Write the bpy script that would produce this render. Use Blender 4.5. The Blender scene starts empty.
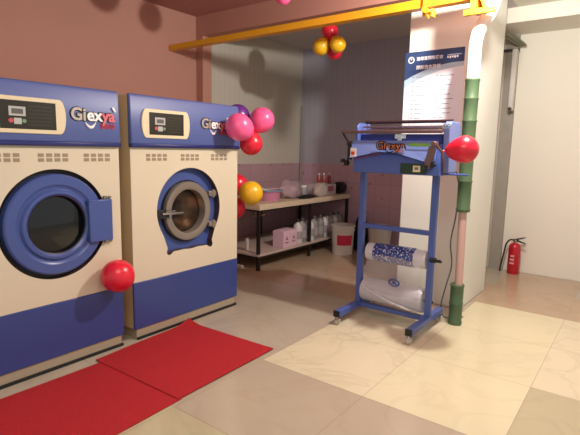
import bpy, bmesh, math, random
from mathutils import Vector, Matrix
random.seed(7)
C = bpy.context.scene.collection
PI = math.pi
S = bpy.context.scene

# ---------------------------------------------------------------- materials
def lin(c):
    return tuple(((v/12.92) if v <= .04045 else ((v+.055)/1.055)**2.4) for v in [x/255 for x in c])
MATS = {}
def mat(name, rgb, rough=.5, metal=0, spec=.5, noise=0, nscale=6, coat=0, trans=0, alpha=1, bump=0, emis=None, sub=0, rvar=0):
    if name in MATS: return MATS[name]
    m = bpy.data.materials.new(name); m.use_nodes = True
    N = m.node_tree.nodes; L = m.node_tree.links; b = N['Principled BSDF']
    c = lin(rgb)
    b.inputs['Base Color'].default_value = (*c, 1)
    b.inputs['Roughness'].default_value = rough
    b.inputs['Metallic'].default_value = metal
    b.inputs['Specular IOR Level'].default_value = spec
    b.inputs['Coat Weight'].default_value = coat
    b.inputs['Transmission Weight'].default_value = trans
    b.inputs['Alpha'].default_value = alpha
    if sub: 
        b.inputs['Subsurface Weight'].default_value = sub
        b.inputs['Subsurface Radius'].default_value = (.1, .04, .04)
        b.inputs['Subsurface Scale'].default_value = .3
    if emis:
        b.inputs['Emission Color'].default_value = (*lin(emis[0]), 1); b.inputs['Emission Strength'].default_value = emis[1]
    if noise or bump or rvar:
        t = N.new('ShaderNodeTexCoord'); n = N.new('ShaderNodeTexNoise'); n.inputs['Scale'].default_value = nscale
        n.inputs['Detail'].default_value = 4
        L.new(t.outputs['Object'], n.inputs['Vector'])
        if noise:
            mx = N.new('ShaderNodeMixRGB'); mx.blend_type = 'MIX'
            mx.inputs[1].default_value = (*[v*(1-noise) for v in c], 1); mx.inputs[2].default_value = (*[min(1, v*(1+noise)) for v in c], 1)
            L.new(n.outputs['Fac'], mx.inputs[0]); L.new(mx.outputs[0], b.inputs['Base Color'])
        if bump:
            bp = N.new('ShaderNodeBump'); bp.inputs['Strength'].default_value = bump; bp.inputs['Distance'].default_value = .01
            L.new(n.outputs['Fac'], bp.inputs['Height']); L.new(bp.outputs['Normal'], b.inputs['Normal'])
    MATS[name] = m
    return m

def tile_mat(name, rgb, vein, veinamt=.5, rough=.16):
    m = bpy.data.materials.new(name); m.use_nodes = True
    N = m.node_tree.nodes; L = m.node_tree.links; b = N['Principled BSDF']
    t = N.new('ShaderNodeTexCoord')
    n1 = N.new('ShaderNodeTexNoise'); n1.inputs['Scale'].default_value = 1.6; n1.inputs['Detail'].default_value = 7; n1.inputs['Distortion'].default_value = 1.2
    L.new(t.outputs['Object'], n1.inputs['Vector'])
    r = N.new('ShaderNodeValToRGB'); e = r.color_ramp.elements
    e[0].position = .47; e[0].color = (0, 0, 0, 1); e[1].position = .55; e[1].color = (0, 0, 0, 1)
    k = r.color_ramp.elements.new(.51); k.color = (1, 1, 1, 1)
    L.new(n1.outputs['Fac'], r.inputs[0])
    n2 = N.new('ShaderNodeTexNoise'); n2.inputs['Scale'].default_value = 2.5; L.new(t.outputs['Object'], n2.inputs['Vector'])
    mul = N.new('ShaderNodeMath'); mul.operation = 'MULTIPLY'; L.new(r.outputs[0], mul.inputs[0]); L.new(n2.outputs['Fac'], mul.inputs[1])
    mu2 = N.new('ShaderNodeMath'); mu2.operation = 'MULTIPLY'; L.new(mul.outputs[0], mu2.inputs[0]); mu2.inputs[1].default_value = veinamt
    mx = N.new('ShaderNodeMixRGB'); mx.inputs[1].default_value = (*lin(rgb), 1); mx.inputs[2].default_value = (*lin(vein), 1)
    L.new(mu2.outputs[0], mx.inputs[0])
    n3 = N.new('ShaderNodeTexNoise'); n3.inputs['Scale'].default_value = .9; n3.inputs['Detail'].default_value = 5; L.new(t.outputs['Object'], n3.inputs['Vector'])
    m2 = N.new('ShaderNodeMixRGB'); m2.blend_type = 'MULTIPLY'; m2.inputs[0].default_value = .25
    L.new(mx.outputs[0], m2.inputs[1]); L.new(n3.outputs['Fac'], m2.inputs[2])
    L.new(m2.outputs[0], b.inputs['Base Color'])
    b.inputs['Roughness'].default_value = rough
    b.inputs['Specular IOR Level'].default_value = .5
    return m

def wall_two_tone(name, upper, lower, zsplit, axis):
    """upper PVC strips, lower pink ceramic tiles with small flower marks"""
    m = bpy.data.materials.new(name); m.use_nodes = True
    N = m.node_tree.nodes; L = m.node_tree.links; b = N['Principled BSDF']
    t = N.new('ShaderNodeTexCoord'); sp = N.new('ShaderNodeSeparateXYZ'); L.new(t.outputs['Object'], sp.inputs[0])
    gt = N.new('ShaderNodeMath'); gt.operation = 'GREATER_THAN'; L.new(sp.outputs['Z'], gt.inputs[0]); gt.inputs[1].default_value = zsplit
    # strips
    h = sp.outputs[axis]
    w = N.new('ShaderNodeMath'); w.operation = 'MULTIPLY'; L.new(h, w.inputs[0]); w.inputs[1].default_value = 10.0
    fr = N.new('ShaderNodeMath'); fr.operation = 'FRACT'; L.new(w.outputs[0], fr.inputs[0])
    l1 = N.new('ShaderNodeMath'); l1.operation = 'LESS_THAN'; L.new(fr.outputs[0], l1.inputs[0]); l1.inputs[1].default_value = .1
    up = N.new('ShaderNodeMixRGB'); up.inputs[1].default_value = (*lin(upper), 1); up.inputs[2].default_value = (*[v*.9 for v in lin(upper)], 1)
    L.new(l1.outputs[0], up.inputs[0])
    # tiles: grout + flowers
    cm = N.new('ShaderNodeCombineXYZ'); L.new(h, cm.inputs[0]); L.new(sp.outputs['Z'], cm.inputs[1])
    br = N.new('ShaderNodeTexBrick'); br.offset = 0; br.inputs['Scale'].default_value = 1; br.inputs['Brick Width'].default_value = .25; br.inputs['Row Height'].default_value = .33
    br.inputs['Mortar Size'].default_value = .003; br.inputs['Color1'].default_value = (*lin(lower), 1); br.inputs['Color2'].default_value = (*[v*.94 for v in lin(lower)], 1)
    br.inputs['Mortar'].default_value = (*[v*.7 for v in lin(lower)], 1)
    L.new(cm.outputs[0], br.inputs['Vector'])
    vo = N.new('ShaderNodeTexVoronoi'); vo.inputs['Scale'].default_value = 5.5; L.new(cm.outputs[0], vo.inputs['Vector'])
    lt = N.new('ShaderNodeMath'); lt.operation = 'LESS_THAN'; L.new(vo.outputs['Distance'], lt.inputs[0]); lt.inputs[1].default_value = .14
    ml = N.new('ShaderNodeMath'); ml.operation = 'MULTIPLY'; L.new(lt.outputs[0], ml.inputs[0]); ml.inputs[1].default_value = .4
    lo = N.new('ShaderNodeMixRGB'); L.new(ml.outputs[0], lo.inputs[0]); L.new(br.outputs['Color'], lo.inputs[1]); lo.inputs[2].default_value = (*lin((140, 60, 80)), 1)
    mx = N.new('ShaderNodeMixRGB'); L.new(gt.outputs[0], mx.inputs[0]); L.new(lo.outputs[0], mx.inputs[1]); L.new(up.outputs[0], mx.inputs[2])
    L.new(mx.outputs[0], b.inputs['Base Color']); b.inputs['Roughness'].default_value = .45
    return m

def net_print(name):
    """translucent film with a printed deep blue band of pale marks"""
    m = bpy.data.materials.new(name); m.use_nodes = True
    N = m.node_tree.nodes; L = m.node_tree.links; b = N['Principled BSDF']
    t = N.new('ShaderNodeTexCoord'); n = N.new('ShaderNodeTexNoise'); n.inputs['Scale'].default_value = 60; n.inputs['Detail'].default_value = 1
    L.new(t.outputs['Object'], n.inputs['Vector'])
    g = N.new('ShaderNodeMath'); g.operation = 'GREATER_THAN'; L.new(n.outputs['Fac'], g.inputs[0]); g.inputs[1].default_value = .6
    mx = N.new('ShaderNodeMixRGB'); mx.inputs[1].default_value = (*lin((48, 62, 128)), 1); mx.inputs[2].default_value = (*lin((185, 190, 215)), 1)
    L.new(g.outputs[0], mx.inputs[0]); L.new(mx.outputs[0], b.inputs['Base Color']); b.inputs['Roughness'].default_value = .25
    return m

M = dict(
 beige=mat('beige_panel', (212, 202, 176), .38, noise=.03, nscale=2),
 side=mat('beige_side', (196, 176, 140), .5),
 blue=mat('blue_panel', (54, 70, 130), .3, noise=.04, nscale=3),
 header=mat('blue_header', (80, 96, 152), .42, noise=.03, nscale=3),
 navy=mat('navy_trim', (34, 42, 104), .3),
 doorblue=mat('door_blue', (68, 86, 146), .3),
 black=mat('black_rubber', (14, 14, 18), .45),
 plinth=mat('plinth_metal', (170, 156, 132), .4, metal=.1),
 dark=mat('dark_metal', (28, 26, 28), .5),
 glass=mat('door_glass', (8, 12, 14), .06, spec=.6),
 steel=mat('steel', (170, 160, 148), .25, metal=1),
 drum=mat('drum_steel', (200, 170, 140), .18, metal=1, noise=.25, nscale=9, bump=.3),
 ring=mat('ring_grey', (140, 130, 118), .35, metal=.35),
 cream=mat('panel_cream', (222, 208, 172), .4),
 screen=mat('screen_dark', (38, 34, 20), .3, noise=.2, nscale=60),
 lcd=mat('lcd_grey', (170, 168, 160), .4, emis=((150, 150, 150), .15)),
 white=mat('white_paint', (232, 228, 220), .5),
 lgrey=mat('letter_grey', (190, 178, 168), .3, metal=.4),
 lwhite=mat('letter_white', (245, 242, 240), .3),
 lpink=mat('letter_pink', (214, 110, 118), .3),
 lred=mat('letter_red', (176, 50, 70), .3),
 pinkwall=mat('pink_wall', (186, 134, 118), .75, noise=.04, nscale=3, bump=.1),
 pinkceil=mat('pink_ceiling', (176, 122, 114), .8, noise=.04, nscale=3),
 greyceil=mat('grey_ceiling', (196, 190, 188), .8, noise=.05, nscale=4),
 creamwall=mat('cream_wall', (226, 220, 206), .7, noise=.03, nscale=2, bump=.08),
 colwall=mat('pillar_white', (228, 226, 214), .6, noise=.03, nscale=2, bump=.06),
 strip=mat('concrete_strip', (156, 150, 138), .8, noise=.12, nscale=9),
 yellow=mat('yellow_paint', (226, 160, 30), .4),
 red=mat('carpet_red', (168, 16, 26), .8, noise=.12, nscale=120, bump=.6),
 bred=mat('balloon_red', (220, 32, 56), .3, sub=.25, coat=.12),
 bpink=mat('balloon_pink', (242, 96, 150), .3, sub=.25, coat=.12),
 bpurple=mat('balloon_purple', (96, 44, 128), .3, sub=.2, coat=.12),
 byellow=mat('balloon_yellow', (222, 172, 28), .3, sub=.25, coat=.12),
 mblue=mat('machine_blue', (74, 94, 160), .35),
 mlight=mat('machine_light_blue', (108, 126, 182), .35),
 mdeep=mat('machine_deep_blue', (40, 56, 130), .4),
 brownbar=mat('roller_brown', (120, 92, 88), .35, metal=.5),
 chrome=mat('chrome', (200, 200, 200), .15, metal=1),
 green=mat('label_green', (110, 160, 60), .4),
 dgreen=mat('board_green', (24, 54, 26), .4),
 orange=mat('letter_orange', (206, 110, 60), .4),
 bamboo=mat('bamboo_green', (74, 98, 66), .45, noise=.2, nscale=14),
 bamboodark=mat('bamboo_node', (40, 72, 42), .5),
 pipe=mat('pipe_white', (240, 236, 226), .35),
 pipepink=mat('pipe_pinkish', (196, 160, 148), .5),
 film=mat('plastic_film', (226, 224, 228), .22, alpha=.55),
 sheet=mat('film_sheet', (214, 208, 214), .25, alpha=.3),
 blueprint=mat('print_blue', (58, 78, 140), .4),
 topstone=mat('worktop_cream', (206, 186, 160), .4, noise=.06, nscale=12),
 frameblk=mat('frame_black', (26, 20, 20), .5),
 shelf=mat('shelf_board', (188, 168, 158), .5),
 bucket=mat('bucket_white', (214, 206, 200), .4),
 labelred=mat('label_red', (206, 38, 76), .45),
 jug=mat('jug_white', (206, 200, 196), .35),
 jugg=mat('jug_grey', (132, 128, 128), .35),
 carton=mat('carton_pink', (214, 180, 196), .6),
 pinkpl=mat('basin_pink', (200, 130, 160), .35),
 teal=mat('rim_teal', (120, 150, 165), .4),
 clear=mat('bag_clear', (196, 170, 178), .3, alpha=.7, bump=.8, nscale=25),
 clothblk=mat('cloth_black', (22, 14, 18), .9),
 exred=mat('extinguisher_red', (178, 22, 40), .3),
 cable=mat('cable_grey', (90, 88, 90), .5),
 pink2=mat('print_pink', (160, 90, 110), .5),
 pblue=mat('poster_navy', (50, 70, 112), .45),
 plight=mat('poster_light_blue', (176, 200, 216), .45),
 pwhite=mat('poster_white', (232, 234, 240), .4),
 ink=mat('poster_ink', (130, 140, 160), .6),
 rubber=mat('caster_tread', (190, 180, 170), .4),
)
M['print'] = net_print('printed_film')

# ---------------------------------------------------------------- mesh builder
class B:
    def __init__(s): s.b = bmesh.new(); s.mi = 0
    def face(s, vs, mi=None):
        try:
            f = s.b.faces.new(vs); f.material_index = s.mi if mi is None else mi; return f
        except ValueError: return None
    def box(s, x0, x1, y0, y1, z0, z1):
        x0, x1 = sorted((x0, x1)); y0, y1 = sorted((y0, y1)); z0, z1 = sorted((z0, z1))
        v = [s.b.verts.new(p) for p in ((x0,y0,z0),(x1,y0,z0),(x1,y1,z0),(x0,y1,z0),(x0,y0,z1),(x1,y0,z1),(x1,y1,z1),(x0,y1,z1))]
        for q in ((0,3,2,1),(4,5,6,7),(0,1,5,4),(1,2,6,5),(2,3,7,6),(3,0,4,7)): s.face([v[i] for i in q])
        return s
    def frame(s, d):
        d = Vector(d).normalized(); a = Vector((0,0,1)) if abs(d.z) < .9 else Vector((0,1,0))
        u = d.cross(a).normalized(); return u, d.cross(u).normalized()
    def lathe(s, prof, c, d=(0,0,1), n=32, sx=1, sy=1):
        """prof: (radius, height along d) pairs"""
        c = Vector(c); d = Vector(d).normalized(); u, w = s.frame(d); rings = []
        for r, h in prof:
            if r <= 1e-6: rings.append([s.b.verts.new(c+d*h)])
            else: rings.append([s.b.verts.new(c+d*h+u*(sx*r*math.cos(2*PI*i/n))+w*(sy*r*math.sin(2*PI*i/n))) for i in range(n)])
        for a, b in zip(rings, rings[1:]):
            for i in range(n):
                j = (i+1) % n
                if len(a) == 1 and len(b) == 1: break
                if len(a) == 1: s.face([a[0], b[i], b[j]])
                elif len(b) == 1: s.face([a[i], a[j], b[0]])
                else: s.face([a[i], a[j], b[j], b[i]])
        return s
    def cyl(s, p0, p1, r, n=20, r2=None):
        p0 = Vector(p0); p1 = Vector(p1); h = (p1-p0).length
        return s.lathe([(0,0),(r,0),(r if r2 is None else r2,h),(0,h)], p0, p1-p0, n)
    def tube(s, pts, r, n=10):
        pts = [Vector(p) for p in pts]; rings = []; u = None
        for i, p in enumerate(pts):
            d = (pts[min(i+1,len(pts)-1)]-pts[max(i-1,0)]).normalized()
            if u is None: u, w = s.frame(d)
            else:
                u = (u-d*u.dot(d)).normalized(); w = d.cross(u)
            rr = r[i] if isinstance(r, (list, tuple)) else r
            rings.append([s.b.verts.new(p+u*rr*math.cos(2*PI*k/n)+w*rr*math.sin(2*PI*k/n)) for k in range(n)])
        for a, b in zip(rings, rings[1:]):
            for k in range(n): s.face([a[k], a[(k+1)%n], b[(k+1)%n], b[k]])
        s.face(rings[0][::-1]); s.face(rings[-1]); return s
    def prism(s, pts, axis, a0, a1):
        """pts 2-D in the plane across axis ('x': (y,z), 'y': (x,z), 'z': (x,y))"""
        def mk(p, a): return {'x': (a, p[0], p[1]), 'y': (p[0], a, p[1]), 'z': (p[0], p[1], a)}[axis]
        A = [s.b.verts.new(mk(p, a0)) for p in pts]; Bv = [s.b.verts.new(mk(p, a1)) for p in pts]
        s.face(A[::-1]); s.face(Bv); n = len(pts)
        for i in range(n): s.face([A[i], A[(i+1)%n], Bv[(i+1)%n], Bv[i]])
        return s
    def shift(s, v):
        for q in s.b.verts: q.co += Vector(v)
        return s
    def build(s, name, m, parent=None, loc=None, bevel=0, smooth=True, seg=2, origin=None):
        if origin is not None: s.shift(-Vector(origin))
        bmesh.ops.recalc_face_normals(s.b, faces=s.b.faces)
        me = bpy.data.meshes.new(name); s.b.to_mesh(me); s.b.free()
        for q in (m if isinstance(m, (list, tuple)) else [m]): me.materials.append(q)
        if smooth:
            for p in me.polygons: p.use_smooth = True
            me.set_sharp_from_angle(angle=math.radians(35))
        o = bpy.data.objects.new(name, me); C.objects.link(o)
        if parent: o.parent = parent
        if loc: o.location = loc
        if bevel:
            md = o.modifiers.new('bevel', 'BEVEL'); md.width = bevel; md.segments = seg; md.limit_method = 'ANGLE'; md.angle_limit = math.radians(40)
            md.harden_normals = False
        return o

def tag(o, label, cat, group=None, kind=None):
    o['label'] = label; o['category'] = cat
    if group: o['group'] = group
    if kind: o['kind'] = kind
    return o
def thing(name, label, cat, loc=(0,0,0), group=None):
    o = bpy.data.objects.new(name, None); C.objects.link(o); o.location = loc; o.empty_display_size = .1
    return tag(o, label, cat, group)
def struct(o, label=None):
    o['kind'] = 'structure'
    if label: o['label'] = label
    return o

def text(name, body, size, m, parent, pos, face, depth=.002, offset=0, shear=0, sx=1, align='LEFT', label=None):
    """face 'x': seen from +x; face 'y': seen from -y. pos in the parent's frame"""
    cu = bpy.data.curves.new(name, 'FONT'); cu.body = body; cu.size = size; cu.extrude = depth; cu.offset = offset; cu.shear = shear
    cu.align_x = align; cu.resolution_u = 3
    t = bpy.data.objects.new(name, cu); C.objects.link(t)
    bpy.context.view_layer.update()
    dg = bpy.context.evaluated_depsgraph_get()
    me = bpy.data.meshes.new_from_object(t.evaluated_get(dg)); bpy.data.objects.remove(t)
    R = Matrix(((0,0,1),(1,0,0),(0,1,0))) if face == 'x' else Matrix(((1,0,0),(0,0,-1),(0,1,0)))
    for v in me.vertices: v.co = R @ Vector((v.co.x*sx, v.co.y, v.co.z))
    me.materials.clear(); me.materials.append(m); me.name = name
    o = bpy.data.objects.new(name, me); C.objects.link(o); o.parent = parent; o.location = pos
    if label: o['label'] = label
    return o

# ---------------------------------------------------------------- the room
XL, YB, ZC = -4.66, 6.5, 3.1
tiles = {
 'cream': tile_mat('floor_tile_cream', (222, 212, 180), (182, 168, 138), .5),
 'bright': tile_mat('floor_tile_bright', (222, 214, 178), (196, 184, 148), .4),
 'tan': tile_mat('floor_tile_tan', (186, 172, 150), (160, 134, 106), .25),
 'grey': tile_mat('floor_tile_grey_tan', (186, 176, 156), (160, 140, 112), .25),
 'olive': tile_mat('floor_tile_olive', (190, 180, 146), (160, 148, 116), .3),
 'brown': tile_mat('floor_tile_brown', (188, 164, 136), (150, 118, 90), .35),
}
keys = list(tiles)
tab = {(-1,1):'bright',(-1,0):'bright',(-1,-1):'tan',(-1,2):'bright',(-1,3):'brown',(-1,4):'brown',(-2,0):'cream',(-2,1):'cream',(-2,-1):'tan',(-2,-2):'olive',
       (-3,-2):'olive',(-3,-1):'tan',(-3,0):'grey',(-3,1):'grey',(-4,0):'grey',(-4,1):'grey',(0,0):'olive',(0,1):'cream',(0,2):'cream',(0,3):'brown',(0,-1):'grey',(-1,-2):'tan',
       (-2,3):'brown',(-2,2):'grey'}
b = B(); b.mi = 0
b.box(XL-.1, 2.6, -1.6, YB+.1, -.08, -.0015)
for i in range(-6, 4):
    for j in range(-6, 6):
        x0, x1 = -.45+.8*i, -.45+.8*(i+1); y0, y1 = 2.46+.8*j, 2.46+.8*(j+1)
        x0, x1 = max(x0, XL), min(x1, 2.6); y0, y1 = max(y0, -1.6), min(y1, YB)
        if x1-x0 < .01 or y1-y0 < .01: continue
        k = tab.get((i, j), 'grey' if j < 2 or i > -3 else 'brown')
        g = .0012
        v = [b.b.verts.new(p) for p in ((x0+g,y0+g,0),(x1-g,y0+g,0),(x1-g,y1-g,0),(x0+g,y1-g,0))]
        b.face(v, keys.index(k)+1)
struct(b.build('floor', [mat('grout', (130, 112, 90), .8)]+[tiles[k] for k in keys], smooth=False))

YS = 4.2      # where the pink front room meets the alcove
def wall(name, x0, x1, y0, y1, z0, z1, m): return struct(B().box(x0, x1, y0, y1, z0, z1).build(name, m, smooth=False))
wall('wall_left', XL-.12, XL, -1.6, YS+.15, 0, ZC, M['pinkwall'])
alc = wall_two_tone('alcove_left_wall', (204, 196, 182), (186, 152, 158), 1.27, 'Y')
alb = wall_two_tone('alcove_back_wall', (180, 176, 190), (200, 164, 178), 1.27, 'X')
wall('wall_alcove_left', XL-.12, XL, YS+.15, YB+.12, 0, ZC, alc)
wall('wall_alcove_back', XL, -1.96, YB, YB+.12, 0, ZC, alb)
wall('wall_back', -1.96, 2.6, YB, YB+.12, 0, ZC, M['creamwall'])
wall('ceiling', XL-.12, 2.6, -1.6, YS, ZC, ZC+.1, M['pinkceil'])
wall('ceiling_alcove', XL-.12, -1.3, YS, YB+.12, ZC, ZC+.1, M['greyceil'])
wall('ceiling_back', -1.3, 2.6, YS, YB+.12, ZC, ZC+.1, M['creamwall'])
wall('trim_1', XL, XL+.12, YS, YS+.15, 0, ZC, M['pinkwall'])                 # pink pier
wall('trim_2', XL+.12, -1.3, YS, YS+.3, 2.86, ZC, M['pinkwall'])             # pink soffit
wall('trim_3', -1.6, 2.6, 5.87, YB, 2.94, ZC, M['creamwall'])                # beam along the back wall
wall('trim_4', -1.53, -1.385, YB-.05, YB, 0, 2.94, M['strip'])                # grey render strip
o = struct(B().box(-1.96, -1.29, 4.5, 5.35, 0, ZC).build('wall_pillar', M['colwall'], bevel=.012))

# ---------------------------------------------------------------- the two machines
def face_hole(w, z0, z1, cz, rfun, x, depth, bevel=None, n=240):
    """front panel in the y,z plane at x with an opening r(angle) about (0,cz)"""
    b = B(); ang = [2*PI*i/n for i in range(n)]
    corners = [math.atan2(z-cz, y) % (2*PI) for y in (-w/2, w/2) for z in (z0, z1)]
    for c in corners:
        k = min(range(n), key=lambda i: abs(ang[i]-c)); ang[k] = c
    inn, out, bk = [], [], []
    for a in ang:
        ca, sa = math.cos(a), math.sin(a)
        t = min([(w/2)/abs(ca) if abs(ca) > 1e-6 else 9, ((z1-cz)/sa if sa > 1e-6 else 9), ((z0-cz)/sa if sa < -1e-6 else 9)])
        r = rfun(a)
        out.append(b.b.verts.new((x, t*ca, cz+t*sa))); inn.append(b.b.verts.new((x, r*ca, cz+r*sa))); bk.append(b.b.verts.new((x-depth, r*ca, cz+r*sa)))
    for i in range(n):
        j = (i+1) % n
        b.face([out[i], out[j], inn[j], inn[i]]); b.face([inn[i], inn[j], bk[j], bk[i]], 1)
    return b

def machine(name, label, yc, w, dy_panel, dy_logo, rfun, cz, depth, side):
    D = 1.2
    t = thing(name, label, 'dry cleaning machine', (-3.03-D/2, yc, 0), 'blue and beige dry cleaning machines')
    X = D/2; h = w/2
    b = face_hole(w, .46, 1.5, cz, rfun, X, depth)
    b.build('cabinet', [M['beige'], mat('opening_wall_shade', (70, 50, 46), .5)], t, smooth=True)  # inner wall of the opening coloured dark brown, shade painted into it
    b = B()
    for s_ in (-1, 1): b.box(-X, X-.004, s_*h, s_*(h-.01), .09, 1.5)
    b.box(-X, -X+.01, -h, h, .09, 1.5); b.build('side_panel', M['side'], t)
    B().box(X-.02, X+.004, -h-.002, h+.002, .085, .46).build('lower_panel', M['blue'], t, bevel=.006)
    B().box(-X+.02, X-.006, -h+.02, h-.02, .0, .09).build('plinth', M['plinth'], t)
    B().box(X-.006, X+.006, -h+.02, h-.01, .0, .02).build('plinth_foot_strip', M['dark'], t)
    # header with rounded front, navy base strip and top
    b = B(); b.prism([(X-.02, 1.5), (X+.012, 1.5), (X+.026, 1.53), (X+.012, 1.85), (X-.002, 1.875), (X-.02, 1.875)], 'y', -h-.004, h+.004)
    b.build('header', M['header'], t, bevel=.008)
    B().box(-X, X-.02, -h, h, 1.5, 1.865).build('rear_housing', M['side'], t)
    B().box(X-.015, X+.03, -h-.006, h+.006, 1.487, 1.517).build('header_trim', M['navy'], t, bevel=.008)
    # vent slots: three groups of four, two rows each
    for g in (-.335, 0, .335):
        b = B()
        for k in range(4):
            for r in range(2):
                y = g*(w/1.14 if w > 1 else .9)-.078+k*.052
                b.box(X-.002, X+.0025, y-.018, y+.018, 1.388+r*.03, 1.41+r*.03)
        b.build('vent_slots', mat('vent_shadow', (150, 132, 108), .6), t)
    # control panel
    pc = dy_panel; pts = []
    for a in range(-6, 7): pts.append((pc+.19+.04*math.cos(a/6*PI/2), 1.667+.108*math.sin(a/6*PI/2)))
    for a in range(-6, 7): pts.append((pc-.19-.04*math.cos(a/6*PI/2), 1.667-.108*math.sin(a/6*PI/2)))
    p = B().prism(pts, 'x', X+.008, X+.032).build('control_panel', M['cream'], t, bevel=.004)
    B().box(X+.03, X+.034, pc-.165, pc+.163, 1.585, 1.75).build('screen', M['screen'], p)
    s_ = B(); s_.box(X+.034, X+.036, pc-.115, pc-.02, 1.66, 1.715).build('display', M['lcd'], p, bevel=.002)
    B().box(X+.0361, X+.037, pc-.1, pc-.035, 1.672, 1.702).build('display_glass', mat('display_green', (96, 92, 92), .3), p)
    b = B(); b.lathe([(0,.0),(.014,0),(.014,.003),(0,.003)], (X+.034, pc-.105, 1.632), (1,0,0), 14); b.build('button', mat('button_red', (190, 80, 80), .4), p)
    b = B(); b.lathe([(0,.0),(.012,0),(.012,.003),(0,.003)], (X+.034, pc-.03, 1.632), (1,0,0), 14); b.build('button', mat('button_green', (110, 150, 110), .4), p)
    b = B(); b.box(X+.034, X+.036, pc-.088, pc-.045, 1.612, 1.648); b.build('button', M['lcd'], p)
    b = B()
    for k in range(6): b.box(X+.034, X+.0345, pc+.0, pc+.14, 1.61+k*.022, 1.613+k*.022)
    b.build('panel_lettering', mat('faint_print', (70, 62, 44), .5), p)
    # logo
    y0 = dy_logo; sc = .112; X2 = X+.022
    lg = text('logo', 'Giexya', sc, M['black'], t, (X2-.003, y0, 1.66), 'x', .004, .0085, sx=1.0)
    wl = {}
    def piece(s, pre, m, lab=None):
        cu = bpy.data.curves.new('m', 'FONT'); cu.size = sc; cu.body = pre+'|'; q = bpy.data.objects.new('m', cu); C.objects.link(q)
        bpy.context.view_layer.update(); wa = q.dimensions.x; cu.body = '|'; bpy.context.view_layer.update(); wb = q.dimensions.x; bpy.data.objects.remove(q)
        return text('letters', s, sc, m, lg, (.006, wa-wb if pre else 0, 0), 'x', .004, .003)
    piece('Gi', '', M['lgrey']); piece('ex', 'Gi', M['lwhite']); piece('ya', 'Giex', M['lpink'])
    pts = [(.007, .098+.076*k/10, -.012-.034*math.sin(PI*k/10)) for k in range(11)]
    B().tube(pts, [.002+.009*math.sin(PI*k/10) for k in range(11)], 8).build('smile_swoosh', M['lwhite'], lg)
    B().prism([(.298, .095), (.313, .102), (.33, .070), (.32, .066)], 'x', .002, .008).build('accent_mark', M['lwhite'], lg)
    text('small_lettering', '洁希亚', .038, M['lred'], lg, (.004, .205, -.048), 'x', .003, .001)
    return t, X

# machine with the closed, glazed door
R1 = .36
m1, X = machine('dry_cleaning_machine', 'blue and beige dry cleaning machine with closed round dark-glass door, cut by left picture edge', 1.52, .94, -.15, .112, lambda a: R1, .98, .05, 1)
B().lathe([(0, 0), (.362, 0), (.362, .02), (0, .02)], (X-.06, 0, .98), (1,0,0), 72).build('door_recess', M['black'], m1)
d = B().lathe([(.22, -.06), (.332, -.05), (.328, .012), (.318, .022), (.262, .022), (.250, .012), (.235, .010), (.222, .026), (.205, .028), (.192, .018), (.188, -.03), (.22, -.06)], (X, 0, .98), (1,0,0), 80).build('door', M['doorblue'], m1)
B().lathe([(0, .006), (.1, .003), (.19, -.012), (.19, -.03), (0, -.03)], (X, 0, .98), (1,0,0), 64).build('door_glass', M['glass'], d)
B().lathe([(.186, -.01), (.186, .012), (.196, .018), (.199, .012), (.186, -.01)], (X, 0, .98), (1,0,0), 64).build('door_gasket', M['black'], d)
B().box(X+.004, X+.05, .20, .375, .835, 1.125).build('hinge_plate', M['doorblue'], m1, bevel=.006)
for z in (.825, 1.135):
    B().cyl((X+.015, .34, z-.012), (X+.015, .34, z+.012), .012).cyl((X+.015, .375, z-.01), (X+.015, .375, z+.01), .008).box(X, X+.015, .33, .39, z-.006, z+.006).build('hinge_bolt', M['steel'], m1)

# machine with the round window open onto its steel drum
def r2(a):
    r = .342
    for fy, fz, q in ((-.225, -.335, .028), (.225, -.335, .028)):
        R0 = math.hypot(fy, fz); a0 = math.atan2(fz, fy) % (2*PI); d = abs(a-a0)
        if d*R0 < q: r = max(r, R0*math.cos(d)+math.sqrt(max(0, q*q-(R0*math.sin(d))**2)))
        elif d*R0 < .17: r = max(r, .342+(R0-.342-.012)*max(0, 1-(d*R0-q)/(.17-q))**1.6)
    sa = math.sin(a)
    if sa < 0:
        lim = (.352-.02*math.cos(3*(a+PI/2)))/(-sa) if False else 9
        r = min(r, lim)
    return r
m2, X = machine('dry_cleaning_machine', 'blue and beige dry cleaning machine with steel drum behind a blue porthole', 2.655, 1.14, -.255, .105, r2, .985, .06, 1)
B().lathe([(.2, -.0), (.2, .02), (.46, .02), (.46, 0), (.2, 0)], (X-.08, .012, .962), (1,0,0), 64).build('porthole_plate', M['doorblue'], m2)
cy, cz = .0, .962
B().lathe([(.2, -.075), (.262, -.075), (.262, -.05), (.2, -.05)], (X, cy, cz), (1,0,0), 64).build('ring_gasket', M['black'], m2)
ringp = B().lathe([(.246, -.06), (.25, -.03), (.243, -.014), (.21, -.010), (.186, -.018), (.182, -.05), (.182, -.09)], (X, cy, cz), (1,0,0), 64).build('door_ring', M['ring'], m2)
dr = B().lathe([(.183, -.06), (.186, -.12), (.33, -.14), (.33, -.42), (.0, -.45)], (X, cy, cz), (1,0,0), 48).build('drum', M['drum'], m2)
for k in range(3):
    a = 2*PI*k/3+.4; b = B()
    b.box(X-.43, X-.16, cy+.27*math.cos(a)-.03, cy+.27*math.cos(a)+.03, cz+.27*math.sin(a)-.03, cz+.27*math.sin(a)+.03)
    b.build('drum_paddle', M['drum'], dr, bevel=.01)
B().lathe([(0, -.08), (.166, -.08), (.166, -.075), (0, -.075)], (X, cy, cz), (1,0,0), 48).build('door_glass', mat('porthole_glass', (60, 50, 44), .03, alpha=.22, spec=.8), m2)
b = B(); b.box(X-.055, X+.005, -.335, -.245, cz-.035, cz+.035); b.build('latch_block', M['dark'], m2, bevel=.005)
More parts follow.
